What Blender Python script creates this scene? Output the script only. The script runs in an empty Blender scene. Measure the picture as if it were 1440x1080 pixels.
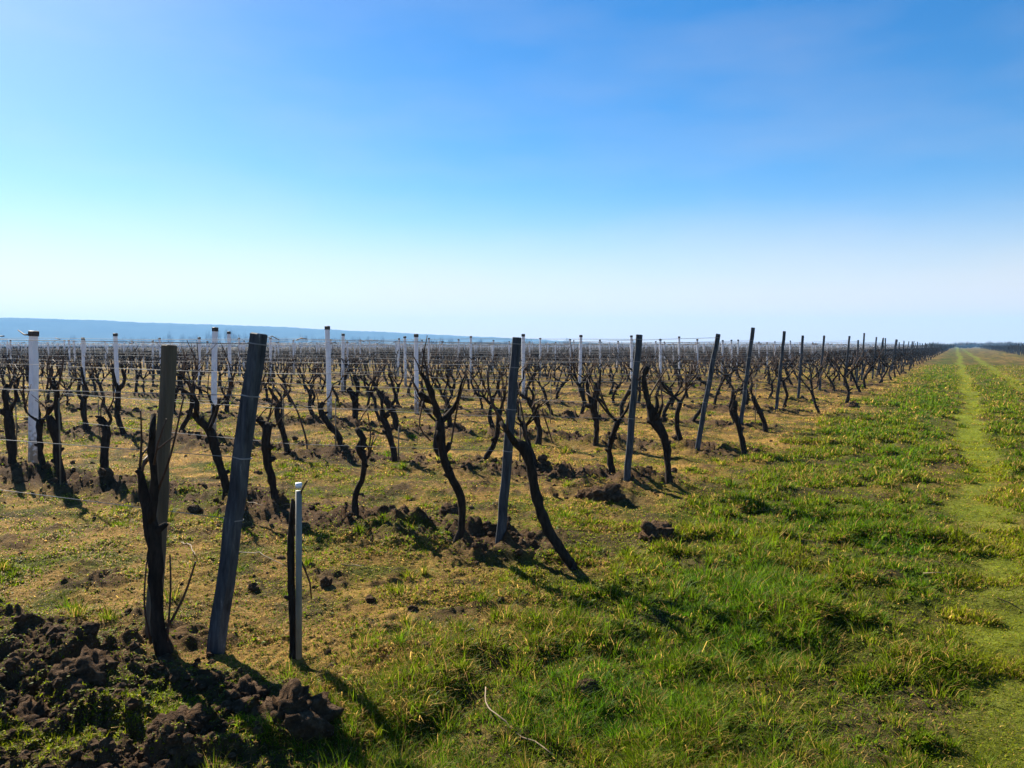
import bpy, math, random
import numpy as np
from mathutils import Vector, Matrix

random.seed(7)
RNG = np.random.default_rng(11)
scene = bpy.context.scene
COL = scene.collection
R = math.radians

# ------------------------------------------------------------------ camera
F = 1109.0                      # focal length in photo pixels (1440 x 1080)
HORIZON = 486.0
EYE = 1.6
PITCH = math.atan((540 - HORIZON) / F)
cam_data = bpy.data.cameras.new('camera')
cam_data.sensor_width = 36.0
cam_data.lens = 36.0 * F / 1440.0
cam_data.clip_start = 0.05
cam_data.clip_end = 12000
cam = bpy.data.objects.new('camera', cam_data)
COL.objects.link(cam)
cam.location = (0, 0, EYE)
cam.rotation_euler = (math.pi / 2 - PITCH, 0, 0)
scene.camera = cam

# ------------------------------------------------------------------ sky, sun, exposure
SUN_AZ = -37.0                  # degrees from +Y, negative = to the left
SUN_EL = 32.0
world = bpy.data.worlds.new('World')
scene.world = world
world.use_nodes = True
wn = world.node_tree
wn.nodes.clear()
w_out = wn.nodes.new('ShaderNodeOutputWorld')
w_bg = wn.nodes.new('ShaderNodeBackground')
w_sky = wn.nodes.new('ShaderNodeTexSky')
w_sky.sky_type = 'NISHITA'
w_sky.sun_disc = False
w_sky.sun_elevation = R(SUN_EL)
w_sky.sun_rotation = R(SUN_AZ)
w_sky.altitude = 100
w_sky.air_density = 1.0
w_sky.dust_density = 0.2
w_sky.ozone_density = 3.0
w_hsv = wn.nodes.new('ShaderNodeHueSaturation')
w_hsv.inputs['Saturation'].default_value = 1.42
w_hsv.inputs['Hue'].default_value = 0.504
w_bg.inputs['Strength'].default_value = 0.046
wn.links.new(w_sky.outputs[0], w_hsv.inputs['Color'])
# a pale band of thin high haze low in the sky, and faint cirrus
w_tc = wn.nodes.new('ShaderNodeTexCoord'); w_sep = wn.nodes.new('ShaderNodeSeparateXYZ')
wn.links.new(w_tc.outputs['Generated'], w_sep.inputs[0])
w_map = wn.nodes.new('ShaderNodeMapRange'); w_map.interpolation_type = 'SMOOTHERSTEP'
w_map.inputs['From Min'].default_value = 0.215; w_map.inputs['From Max'].default_value = -0.04
w_map.inputs['To Min'].default_value = 0.0; w_map.inputs['To Max'].default_value = 0.95
wn.links.new(w_sep.outputs['Z'], w_map.inputs['Value'])
w_mp = wn.nodes.new('ShaderNodeMapping'); w_mp.inputs['Scale'].default_value = (2.2, 2.2, 9.0); w_mp.inputs['Rotation'].default_value = (0.1, 0.25, 0)
wn.links.new(w_tc.outputs['Generated'], w_mp.inputs['Vector'])
w_nz = wn.nodes.new('ShaderNodeTexNoise'); w_nz.inputs['Scale'].default_value = 1.6; w_nz.inputs['Detail'].default_value = 7
wn.links.new(w_mp.outputs[0], w_nz.inputs['Vector'])
w_ci = wn.nodes.new('ShaderNodeMapRange')
w_ci.inputs['From Min'].default_value = .42; w_ci.inputs['From Max'].default_value = .8; w_ci.inputs['To Min'].default_value = 0; w_ci.inputs['To Max'].default_value = .12
wn.links.new(w_nz.outputs['Fac'], w_ci.inputs['Value'])
w_add = wn.nodes.new('ShaderNodeMath'); w_add.operation = 'ADD'; w_add.use_clamp = True
wn.links.new(w_map.outputs[0], w_add.inputs[0]); wn.links.new(w_ci.outputs[0], w_add.inputs[1])
w_mix = wn.nodes.new('ShaderNodeMix'); w_mix.data_type = 'RGBA'
w_mix.inputs[7].default_value = (7.4, 6.1, 5.2, 1)
wn.links.new(w_add.outputs[0], w_mix.inputs[0]); wn.links.new(w_hsv.outputs[0], w_mix.inputs[6])
wn.links.new(w_mix.outputs[2], w_bg.inputs['Color'])
wn.links.new(w_bg.outputs[0], w_out.inputs['Surface'])

sun_data = bpy.data.lights.new('sun', 'SUN')
sun_data.energy = 5.0
sun_data.angle = R(0.5)
sun_data.color = (1.0, 0.93, 0.80)
sun = bpy.data.objects.new('sun', sun_data)
COL.objects.link(sun)
sdir = Vector((math.sin(R(SUN_AZ)) * math.cos(R(SUN_EL)), math.cos(R(SUN_AZ)) * math.cos(R(SUN_EL)), math.sin(R(SUN_EL))))
sun.rotation_euler = sdir.to_track_quat('Z', 'Y').to_euler()
sun.location = (-20, 25, 30)

vs = scene.view_settings
vs.view_transform = 'Standard'
vs.look = 'None'
vs.gamma = 1.0
vs.use_curve_mapping = False
vs.exposure = 1.62
scene.cycles.max_bounces = 6
scene.cycles.volume_bounces = 0
scene.cycles.use_denoising = True
scene.cycles.denoiser = 'OPENIMAGEDENOISE'
scene.cycles.denoising_input_passes = 'RGB_ALBEDO_NORMAL'
scene.cycles.denoising_prefilter = 'ACCURATE'

# ------------------------------------------------------------------ frames of reference
FWD = np.array([0, math.cos(PITCH), -math.sin(PITCH)])
UPV = np.array([0, math.sin(PITCH), math.cos(PITCH)])
RGT = np.array([1.0, 0, 0])


def ray(px, py):
    return RGT * ((px - 720) / F) + UPV * ((540 - py) / F) + FWD


ANG = math.atan((1345 - 720) / F)
D1 = np.array([math.sin(ANG), math.cos(ANG)])          # along the path
D2 = np.array([math.cos(ANG), -math.sin(ANG)])         # to the right of the path
ROW_ROT = math.atan2(-D2[1], -D2[0])                   # heading of the rows (away from the path)


def to_uv(x, y):
    return x * D1[0] + y * D1[1], x * D2[0] + y * D2[1]


def to_xy(u, v):
    return u * D1[0] + v * D2[0], u * D1[1] + v * D2[1]


# ------------------------------------------------------------------ noise
def _hash(ix, iy, seed):
    h = (ix.astype(np.int64) * 374761393 + iy.astype(np.int64) * 668265263 + seed * 1442695041) & 0xFFFFFFFF
    h = ((h ^ (h >> 13)) * 1274126177) & 0xFFFFFFFF
    h = h ^ (h >> 16)
    return (h & 0xFFFFFF).astype(np.float64) / float(0xFFFFFF)


def noise(x, y, seed=0):
    x = np.asarray(x, float); y = np.asarray(y, float)
    ix = np.floor(x); iy = np.floor(y)
    fx = x - ix; fy = y - iy
    fx = fx * fx * (3 - 2 * fx); fy = fy * fy * (3 - 2 * fy)
    a = _hash(ix, iy, seed); b = _hash(ix + 1, iy, seed)
    c = _hash(ix, iy + 1, seed); d = _hash(ix + 1, iy + 1, seed)
    return (a * (1 - fx) + b * fx) * (1 - fy) + (c * (1 - fx) + d * fx) * fy


def fbm(x, y, seed=0, octv=4, gain=0.5):
    s = 0; a = 1.0; t = 0
    for o in range(octv):
        s = s + a * noise(x * 2 ** o + 17.3 * o, y * 2 ** o - 9.1 * o, seed + o)
        t += a; a *= gain
    return s / t


def noise3(P, seed=0):
    I = np.floor(P); f = P - I; f = f * f * (3 - 2 * f)
    def h(dx, dy, dz):
        return _hash(I[:, 0] + dx + 57 * (I[:, 2] + dz), I[:, 1] + dy + 131 * (I[:, 2] + dz), seed)
    r = 0
    for dx in (0, 1):
        for dy in (0, 1):
            for dz in (0, 1):
                w = (f[:, 0] if dx else 1 - f[:, 0]) * (f[:, 1] if dy else 1 - f[:, 1]) * (f[:, 2] if dz else 1 - f[:, 2])
                r = r + w * h(dx, dy, dz)
    return r


def sstep(a, b, x):
    t = np.clip((x - a) / (b - a), 0, 1)
    return t * t * (3 - 2 * t)


# ------------------------------------------------------------------ rows
END_PX = [((303, 918), (364, 470), .078), ((704, 762), (727, 475), .062), ((881, 676), (899, 471), .066),
          ((980, 632), (1010, 470), .066), ((1041, 601), (1059, 461), .07), ((1091, 580), (1103, 466), .07),
          ((1122, 566), (1129, 472), .07), ((1152, 553), (1159, 472), .07)]


def flat_hit(px, py):
    d = ray(px, py)
    t = EYE / -d[2]
    return d[0] * t, d[1] * t


ROW_U = [to_uv(*flat_hit(*b))[0] for b, t, w in END_PX]
STEP = 3.05
N_ROWS = 112
while len(ROW_U) < N_ROWS:
    ROW_U.append(ROW_U[-1] + STEP)
ROW_U = np.array(ROW_U)
V_END = -3.5


# ------------------------------------------------------------------ terrain
def zones(x, y):
    """soil / straw / track / lush fractions and a grass height (metres) from ground position"""
    u, v = to_uv(x, y)
    wob = (fbm(x * .5, y * .5, 3, 2) - .5)
    vv = v + wob * .9
    idx = np.clip(np.searchsorted(ROW_U, u), 0, N_ROWS - 1)
    lo = np.clip(idx - 1, 0, N_ROWS - 1)
    d_hi = np.where(u > ROW_U[-1] + 2, 9.0, u - ROW_U[idx]); d_lo = u - ROW_U[lo]
    rd = np.where(np.abs(d_hi) < np.abs(d_lo), d_hi, d_lo)          # signed distance to the row
    field = sstep(-1.9, -3.0, vv)
    strip = np.exp(-((rd + .12) / .48) ** 2) * sstep(-2.2, -3.2, vv) * sstep(3.5, 4.3, u)
    front = sstep(2.72, 2.3, u + wob * .8) * sstep(-1.95, -2.6, vv) * sstep(.9, 1.6, u)
    n1 = fbm(x * 1.7, y * 1.7, 21, 3); n2 = fbm(x * .45, y * .45, 33, 3); n3 = fbm(x * 5, y * 5, 41, 2)
    soil = np.clip(1.1 * strip * sstep(.34, .52, n1 * .6 + n3 * .4) * 1.15, 0, 1)
    soil = np.maximum(soil, front * sstep(.29, .52, n1 * .5 + n3 * .5))
    soil = np.maximum(soil, field * .75 * sstep(.56, .7, n1 * .55 + n3 * .45))
    dryv = field * .55 + .45
    straw = np.clip(sstep(.36, .62, n2 * .65 + n1 * .35) * dryv + field * .55 + .08, 0, 1) * (1 - strip * .5) * (1 - front * .8)
    straw = straw * (1 - .4 * sstep(-2.2, -.9, vv) * sstep(6, .5, np.abs(vv)))
    near_green = sstep(7, 3, np.hypot(x + 1.5, y - 4.5)) * .25
    straw = np.clip(straw - near_green, 0, 1)
    t1 = np.exp(-((v - .30 - wob * .3 - .35 * (noise(u * .11, u * 0, 19) - .5)) / (.27 + .12 * (fbm(x * .7, y * .7, 13, 2) - .5))) ** 4); t2 = np.exp(-((v - 2.15 - wob * .3 - .35 * (noise(u * .11, u * 0, 19) - .5)) / .32) ** 4)
    track = np.maximum(t1, t2 * .85) * (.6 + .4 * sstep(6, 16, np.hypot(x, y))) * sstep(.12, .42, n1 * .5 + n3 * .5)
    lush = sstep(-2.4, -1.1, vv) * sstep(.1, -.35, vv) * .8 + sstep(.55, .8, vv) * sstep(1.8, 1.5, vv) * .45
    lush = np.clip(lush * sstep(.35, .62, n1 * .6 + n3 * .4), 0, 1)
    tuft = sstep(.45, .75, fbm(x * 2.6, y * 2.6, 55, 3))
    hgt = .018 + .046 * tuft * (1 - field * .55) + .022 * lush
    hgt = hgt * (1 - .72 * track) * (1 - .6 * np.clip(soil, 0, 1)) * (1 - .35 * field)
    return soil, straw, track, lush, tuft, hgt, strip, front, field


def height(x, y):
    x = np.asarray(x, float); y = np.asarray(y, float)
    r = np.hypot(x, y)
    soil, straw, track, lush, tuft, hgt, strip, front, field = zones(x, y)
    fade = sstep(90, 25, r)
    z = .05 * (fbm(x * .8, y * .8, 5, 3) - .5) + .035 * (fbm(x * 4, y * 4, 6, 3) - .5) * fade
    wx = x + .10 * (noise(x * 6, y * 6, 131) - .5); wy = y + .10 * (noise(x * 6, y * 6, 137) - .5)
    l1 = np.abs(2 * noise(wx * 3.1, wy * 3.1, 71) - 1); l2 = np.abs(2 * noise(wx * 7.3, wy * 7.3, 72) - 1); l3 = np.abs(2 * noise(wx * 17, wy * 17, 73) - 1)
    l4 = noise(x * 41, y * 41, 74)
    lumps = l1 * .55 + l2 * .28 + l3 * .14 + l4 * .05
    z = z + strip * fade * (.02 + .21 * lumps * sstep(.36, .55, fbm(x * 1.1, y * 1.1, 81, 2) * .6 + fbm(x * 3.1, y * 3.1, 82, 2) * .4))
    z = z + front * (-.02 + .17 * (l1 * .6 + l2 * .2 + l3 * .09 + l4 * .07 + .30 * fbm(x * 9, y * 9, 75, 3)))
    z = z + .06 * soil * fade * (l2 * .6 + l3 * .4) + .022 * (l3 - .4) * fade * (1 - track)
    z = z + .075 * (1 - track) * (1 - .45 * field) * fade * (np.abs(2 * noise(wx * 2.2, wy * 2.2, 171) - 1) * .6 + fbm(x * 5, y * 5, 172, 2) * .6 - .5)
    z = z + tuft * .03 * (1 - track) * (1 - field * .5) * fade
    z = z - .03 * track
    z = z + sstep(60, 400, r) * 1.2 * (fbm(x * .006, y * .006, 91, 2) - .5)
    return z


def hz(x, y):
    return float(height(np.array([x]), np.array([y]))[0])


def ground_hit(px, py):
    """walk the pixel's ray to the terrain"""
    d = ray(px, py)
    t = EYE / -d[2]
    for _ in range(4):
        t = (EYE - hz(d[0] * t, d[1] * t)) / -d[2]
    return np.array([d[0] * t, d[1] * t, EYE + d[2] * t])


def at_depth(px, py, depth):
    d = ray(px, py)
    t = depth / d[1]
    return np.array([d[0] * t, d[1] * t, EYE + d[2] * t])


# ------------------------------------------------------------------ mesh helpers
def mk_mesh(name, V, Q, mat, smooth=True, colors=None):
    V = np.ascontiguousarray(V, dtype=np.float32); Q = np.ascontiguousarray(Q, dtype=np.int32)
    n = Q.shape[1]
    me = bpy.data.meshes.new(name)
    me.vertices.add(len(V)); me.vertices.foreach_set('co', V.ravel())
    me.loops.add(Q.size); me.loops.foreach_set('vertex_index', Q.ravel())
    me.polygons.add(len(Q)); me.polygons.foreach_set('loop_start', np.arange(0, Q.size, n, dtype=np.int32))
    me.polygons.foreach_set('use_smooth', np.full(len(Q), smooth, dtype=bool))
    if colors is not None:
        at = me.color_attributes.new('Col', 'FLOAT_COLOR', 'POINT')
        c = np.ones((len(V), 4), np.float32); c[:, :3] = colors
        at.data.foreach_set('color', c.ravel())
    me.update(calc_edges=True)
    if mat:
        me.materials.append(mat)
    return me


def link(name, me, parent=None):
    o = bpy.data.objects.new(name, me)
    COL.objects.link(o)
    if parent:
        o.parent = parent
    return o


def tag(o, label=None, cat=None, group=None, kind=None):
    if label: o['label'] = label
    if cat: o['category'] = cat
    if group: o['group'] = group
    if kind: o['kind'] = kind
    return o


def tube(pts, rad, sides=7, rough=0.0, rnd=None, profile=None):
    """closed quad tube along pts; tips close to a point"""
    pts = np.array(pts, float); rad = np.array(rad, float)
    rnd = rnd or random
    pts = np.vstack([pts[:1], pts, pts[-1:]])
    rad = np.concatenate([[rad[0] * .02], rad, [rad[-1] * .02]])
    n = len(pts)
    if profile is None:
        a = np.arange(sides) / sides * 2 * math.pi
        profile = np.stack([np.cos(a), np.sin(a)], 1)
    sides = len(profile)
    tan = np.gradient(pts, axis=0)
    tan[0] = pts[2] - pts[0]; tan[-1] = pts[-1] - pts[-3]
    tan /= np.linalg.norm(tan, axis=1)[:, None] + 1e-9
    ref = np.array([0.0, 1.0, 0.0]) if abs(tan[1][1]) < .8 else np.array([1.0, 0, 0])
    ridge = [rnd.uniform(-1, 1) for _ in range(sides)] if rough else None
    V = []
    for i in range(n):
        s = np.cross(ref, tan[i]); s /= np.linalg.norm(s) + 1e-9
        t = np.cross(tan[i], s)
        ref = t
        rr = rad[i]
        k = np.array([1 + rough * (ridge[(j + i // 4) % sides] + .8 * (rnd.random() * 2 - 1)) for j in range(sides)]) if rough else 1.0
        V.append(pts[i] + (profile[:, :1] * s + profile[:, 1:] * t) * rr * (k[:, None] if rough else 1))
    V = np.vstack(V)
    Q = []
    for i in range(n - 1):
        for j in range(sides):
            a = i * sides + j; b = i * sides + (j + 1) % sides
            Q.append((a, b, b + sides, a + sides))
    return V, np.array(Q)


def join(parts):
    Vs, Qs, o = [], [], 0
    for V, Q in parts:
        Vs.append(V); Qs.append(Q + o); o += len(V)
    return np.vstack(Vs), np.vstack(Qs)


def resample(pts, rad, step):
    """Catmull-Rom through the points"""
    pts = np.array(pts, float); rad = np.array(rad, float)
    if len(pts) < 3:
        k = max(2, int(np.linalg.norm(pts[-1] - pts[0]) / step))
        f = np.linspace(0, 1, k + 1)[:, None]
        return pts[0] * (1 - f) + pts[-1] * f, rad[0] * (1 - f[:, 0]) + rad[-1] * f[:, 0]
    P = np.vstack([2 * pts[0] - pts[1], pts, 2 * pts[-1] - pts[-2]])
    out, ro = [], []
    for i in range(1, len(P) - 2):
        k = max(1, int(np.linalg.norm(P[i + 1] - P[i]) / step))
        for q in range(k):
            t = q / k
            out.append(.5 * (2 * P[i] + (P[i + 1] - P[i - 1]) * t + (2 * P[i - 1] - 5 * P[i] + 4 * P[i + 1] - P[i + 2]) * t * t
                             + (3 * P[i] - P[i - 1] - 3 * P[i + 1] + P[i + 2]) * t ** 3))
            ro.append(rad[i - 1] * (1 - t) + rad[i] * t)
    out.append(pts[-1]); ro.append(rad[-1])
    return np.array(out), np.array(ro)


# ------------------------------------------------------------------ materials
def material(name):
    m = bpy.data.materials.new(name)
    m.use_nodes = True
    nt = m.node_tree
    return m, nt, nt.nodes, nt.links, nt.nodes['Principled BSDF']


def noisy(name, stops, scale=(1, 1, 1), nscale=6, detail=8, rough=.9, bump=.3, bdist=.01, spec=.15):
    m, nt, N, L, p = material(name)
    tc = N.new('ShaderNodeTexCoord'); mp = N.new('ShaderNodeMapping'); mp.inputs['Scale'].default_value = scale
    L.new(tc.outputs['Object'], mp.inputs['Vector'])
    nz = N.new('ShaderNodeTexNoise'); nz.inputs['Scale'].default_value = nscale; nz.inputs['Detail'].default_value = detail
    nz.inputs['Roughness'].default_value = .65
    L.new(mp.outputs[0], nz.inputs['Vector'])
    cr = N.new('ShaderNodeValToRGB')
    els = cr.color_ramp.elements
    while len(els) < len(stops): els.new(.5)
    for e, (pos, c) in zip(els, stops):
        e.position = pos; e.color = (*c, 1)
    L.new(nz.outputs['Fac'], cr.inputs[0]); L.new(cr.outputs[0], p.inputs['Base Color'])
    p.inputs['Roughness'].default_value = rough
    p.inputs['Specular IOR Level'].default_value = spec
    if bump:
        b = N.new('ShaderNodeBump'); b.inputs['Strength'].default_value = bump; b.inputs['Distance'].default_value = bdist
        L.new(nz.outputs['Fac'], b.inputs['Height']); L.new(b.outputs[0], p.inputs['Normal'])
    return m


M_BARK = noisy('vine_bark', [(.3, (.010, .008, .007)), (.7, (.045, .034, .026))], (1, 1, .25), 45, 6, .95, .8, .01, .05)
M_CANE = noisy('cane_bark', [(.3, (.035, .02, .014)), (.7, (.11, .06, .036))], (1, 1, .3), 30, 4, .7, .2, .003, .2)
M_DEADCANE = noisy('dry_cane', [(.3, (.14, .09, .05)), (.7, (.26, .19, .11))], (1, 1, 1), 30, 4, .7, .2, .003, .2)
M_ENDPOST = noisy('dark_post', [(.3, (.012, .014, .018)), (.52, (.05, .055, .062)), (.66, (.085, .09, .095)), (.72, (.28, .28, .28))], (1, 1, .16), 34, 8, .75, .4, .006, .2)
M_WOODPOST = noisy('weathered_wood', [(.25, (.05, .042, .03)), (.75, (.15, .12, .08))], (1, 1, .06), 30, 7, .85, .6, .006, .15)
M_WHITE = noisy('white_paint', [(.25, (.62, .62, .66)), (.5, (.84, .84, .86))], (1, 1, .4), 9, 7, .6, .25, .004, .3)
def mud_splash(m, top, col):
    nt = m.node_tree; N, L = nt.nodes, nt.links
    p = N['Principled BSDF']
    src = p.inputs['Base Color'].links[0].from_socket
    tc = N.new('ShaderNodeTexCoord'); sp = N.new('ShaderNodeSeparateXYZ'); L.new(tc.outputs['Object'], sp.inputs[0])
    nz = N.new('ShaderNodeTexNoise'); nz.inputs['Scale'].default_value = 16; nz.inputs['Detail'].default_value = 6
    L.new(tc.outputs['Object'], nz.inputs['Vector'])
    mr = N.new('ShaderNodeMapRange'); mr.inputs['From Min'].default_value = top; mr.inputs['From Max'].default_value = 0
    mr.inputs['To Min'].default_value = -.25; mr.inputs['To Max'].default_value = .35
    L.new(sp.outputs['Z'], mr.inputs['Value'])
    ad = N.new('ShaderNodeMath'); ad.operation = 'ADD'; L.new(mr.outputs[0], ad.inputs[0]); L.new(nz.outputs['Fac'], ad.inputs[1])
    m2 = N.new('ShaderNodeMapRange'); m2.inputs['From Min'].default_value = .52; m2.inputs['From Max'].default_value = .72; L.new(ad.outputs[0], m2.inputs['Value'])
    mx = N.new('ShaderNodeMix'); mx.data_type = 'RGBA'; mx.inputs[7].default_value = (*col, 1)
    L.new(m2.outputs[0], mx.inputs[0]); L.new(src, mx.inputs[6]); L.new(mx.outputs[2], p.inputs['Base Color'])


mud_splash(M_WHITE, .9, (.30, .25, .19))
M_CAPM = noisy('post_cap_iron', [(.3, (.03, .025, .02)), (.7, (.09, .075, .06))], (1, 1, 1), 20, 5, .7, .2, .003, .3)
M_WIRE = noisy('wire_steel', [(.3, (.16, .16, .16)), (.7, (.34, .33, .32))], (1, 1, 1), 5, 3, .7, 0, 0, .08)
M_STAKE = noisy('stake_wood', [(.3, (.10, .08, .05)), (.7, (.26, .21, .14))], (1, 1, .15), 30, 5, .85, .4, .003, .15)
M_PALESTAKE = noisy('pale_stake', [(.3, (.13, .125, .10)), (.7, (.27, .25, .2))], (1, 1, .2), 20, 5, .6, .2, .003, .3)
M_SOIL = noisy('soil', [(.25, (.03, .018, .011)), (.5, (.09, .055, .031)), (.62, (.15, .096, .057)), (.8, (.06, .06, .02))], (1, 1, 1), 22, 12, 1.0, 1.0, .08, .03)
M_HILL = noisy('wooded_hills', [(.3, (.018, .026, .02)), (.7, (.05, .06, .04))], (1, 1, 2), .012, 8, 1.0, 0, 0, 0)
M_WOOD_FAR = noisy('far_wood', [(.3, (.03, .026, .02)), (.7, (.07, .055, .04))], (1, 1, 1), .3, 5, 1.0, 0, 0, 0)
M_BUSH = noisy('bush_twigs', [(.3, (.025, .03, .015)), (.7, (.07, .06, .03))], (1, 1, 1), 2, 5, 1.0, 0, 0, 0)


def ground_material():
    m, nt, N, L, p = material('meadow_ground')
    at = N.new('ShaderNodeAttribute'); at.attribute_name = 'Col'
    tc = N.new('ShaderNodeTexCoord')
    n1 = N.new('ShaderNodeTexNoise'); n1.inputs['Scale'].default_value = 30; n1.inputs['Detail'].default_value = 8; n1.inputs['Roughness'].default_value = .7
    n2 = N.new('ShaderNodeTexNoise'); n2.inputs['Scale'].default_value = 2.2; n2.inputs['Detail'].default_value = 10; n2.inputs['Roughness'].default_value = .75
    L.new(tc.outputs['Object'], n1.inputs['Vector']); L.new(tc.outputs['Object'], n2.inputs['Vector'])
    ma = N.new('ShaderNodeMath'); ma.operation = 'MULTIPLY'
    L.new(n1.outputs['Fac'], ma.inputs[0]); L.new(n2.outputs['Fac'], ma.inputs[1])
    mr = N.new('ShaderNodeMapRange')
    mr.inputs['From Min'].default_value = .12; mr.inputs['From Max'].default_value = .42
    mr.inputs['To Min'].default_value = .3; mr.inputs['To Max'].default_value = 1.9
    L.new(ma.outputs[0], mr.inputs['Value'])
    mx = N.new('ShaderNodeMix'); mx.data_type = 'RGBA'; mx.blend_type = 'MULTIPLY'; mx.inputs[0].default_value = 1
    L.new(at.outputs['Color'], mx.inputs[6]); L.new(mr.outputs[0], mx.inputs[7])
    L.new(mx.outputs[2], p.inputs['Base Color'])
    p.inputs['Roughness'].default_value = 1; p.inputs['Specular IOR Level'].default_value = .03
    b = N.new('ShaderNodeBump'); b.inputs['Strength'].default_value = .9; b.inputs['Distance'].default_value = .03
    L.new(n1.outputs['Fac'], b.inputs['Height']); L.new(b.outputs[0], p.inputs['Normal'])
    return m


def grass_material():
    m, nt, N, L, p = material('grass_blades')
    at = N.new('ShaderNodeAttribute'); at.attribute_name = 'Col'
    L.new(at.outputs['Color'], p.inputs['Base Color'])
    p.inputs['Roughness'].default_value = .55; p.inputs['Specular IOR Level'].default_value = .06
    tr = N.new('ShaderNodeBsdfTranslucent'); L.new(at.outputs['Color'], tr.inputs['Color'])
    mx = N.new('ShaderNodeMixShader'); mx.inputs[0].default_value = .55
    L.new(p.outputs[0], mx.inputs[1]); L.new(tr.outputs[0], mx.inputs[2])
    L.new(mx.outputs[0], N['Material Output'].inputs['Surface'])
    return m


M_GROUND = ground_material()
M_GRASS = grass_material()


def mixc(a, b, f):
    return a * (1 - f[:, None]) + b * f[:, None]


# ------------------------------------------------------------------ ground sheet
def build_ground():
    az = np.concatenate([np.radians(np.arange(-50, 50.001, .12)), np.radians(np.arange(54, 309.9, 4))])
    rr = [.4]
    for lim, k in ((2.4, .06), (7, .0042), (40, .008), (3000, .035)):
        while rr[-1] < lim:
            rr.append(rr[-1] * (1 + k))
    rr = np.array(rr)
    A, RR = np.meshgrid(az, rr)
    X = (np.sin(A) * RR).ravel(); Y = (np.cos(A) * RR).ravel()
    Z = height(X, Y)
    soil, straw, track, lush, tuft, hgt, strip, front, field = zones(X, Y)
    green = np.array([.055, .058, .009])
    c = mixc(np.tile(green, (len(X), 1)), np.array([.06, .042, .02]), .8 * sstep(.42, .6, fbm(X * 2.3, Y * 2.3, 66, 4)) * (1 - .6 * lush))
    c = mixc(c, np.array([.035, .06, .008]), lush)
    c = mixc(c, np.array([.26, .15, .042]), np.clip(straw * sstep(.3, .65, fbm(X * 3.1, Y * 3.1, 67, 4)) * 1.0, 0, 1))
    c = mixc(c, np.array([.13, .155, .014]), track * .85)
    c = mixc(c, np.array([.07, .042, .022]), np.clip(soil * 1.1, 0, 1))
    c = mixc(c, np.array([.075, .05, .024]), front * .8 * sstep(.45, .65, fbm(X * 5, Y * 5, 63, 4)))
    na, nr = len(az), len(rr)
    i, j = np.meshgrid(np.arange(nr - 1), np.arange(na), indexing='ij')
    j2 = (j + 1) % na
    Q = np.stack([i * na + j, (i + 1) * na + j, (i + 1) * na + j2, i * na + j2], -1).reshape(-1, 4)
    Q = Q[:, ::-1]
    # close the middle
    V = np.stack([X, Y, Z], 1)
    V = np.vstack([V, [[0, 0, hz(0, 0)]]]); c = np.vstack([c, green[None]])
    mid = len(V) - 1
    cap = np.array([(k, (k + 1) % na, (k + 2) % na, mid) for k in range(0, na - 1, 2)])
    Q = np.vstack([Q, cap[:, ::-1]])
    tag(link('ground', mk_mesh('ground', V, Q, M_GROUND, True, c)), kind='structure')


build_ground()


# ------------------------------------------------------------------ hills at the back left
def build_hills():
    prof_px = np.array([-500, -200, 0, 60, 150, 220, 320, 420, 520, 640, 760, 860, 920, 1000])
    prof_py = np.array([438, 443, 447, 448, 451, 454, 457, 461, 466, 472, 478, 483, 487, 490])
    px = np.linspace(-480, 990, 420)
    top = np.interp(px, prof_px, prof_py) + 2.0 * (fbm(px * .02, px * 0, 5, 4) - .5) + 1.0 * (fbm(px * .25, px * 0 + 4, 9, 3) - .5)
    dist = 2350 + 250 * fbm(px * .004, px * 0, 15, 2)
    V = []
    for f, hfac, dd in ((0, 0, -420), (.3, .3, -250), (.6, .72, -90), (1, 1, 0), (.8, .6, 160), (0, -.1, 330)):
        for k in range(len(px)):
            D = dist[k] + dd
            d = ray(px[k], top[k])
            hd = math.hypot(d[0], d[1])
            H = (EYE + d[2] / hd * dist[k]) * hfac - (1.5 if hfac <= 0 else 0)
            H += (8 * (noise(px[k] * .05, f * 9., 3) - .5)) * (hfac > 0 and hfac < 1)
            V.append((d[0] / hd * D, d[1] / hd * D, H))
    n = len(px)
    Q = np.array([(r * n + k, r * n + k + 1, (r + 1) * n + k + 1, (r + 1) * n + k) for r in range(5) for k in range(n - 1)])
    tag(link('hills', mk_mesh('hills', np.array(V), Q, M_HILL, True)), kind='structure')


build_hills()

ORD = ['zeroth', 'first', 'second', 'third', 'fourth', 'fifth', 'sixth', 'seventh', 'eighth', 'ninth', 'tenth', 'eleventh', 'twelfth',
       'thirteenth', 'fourteenth', 'fifteenth', 'sixteenth', 'seventeenth', 'eighteenth', 'nineteenth']
TENS = {20: 'twent', 30: 'thirt', 40: 'fort', 50: 'fift', 60: 'sixt', 70: 'sevent', 80: 'eight', 90: 'ninet'}


def ordinal(n):
    if n < 20: return ORD[n]
    t, u = n // 10 * 10, n % 10
    if n >= 100: return 'hundredth' if n == 100 else 'hundred-and-' + ordinal(n - 100)
    return TENS[t] + 'ieth' if u == 0 else TENS[t] + 'y-' + ORD[u]


# ------------------------------------------------------------------ posts
SQ = np.array([(-1, -.72), (-.72, -1), (.72, -1), (1, -.72), (1, .72), (.72, 1), (-.72, 1), (-1, .72)], float)


def rotprof(p, a):
    c, s = math.cos(a), math.sin(a)
    return np.stack([p[:, 0] * c - p[:, 1] * s, p[:, 0] * s + p[:, 1] * c], 1)


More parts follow.
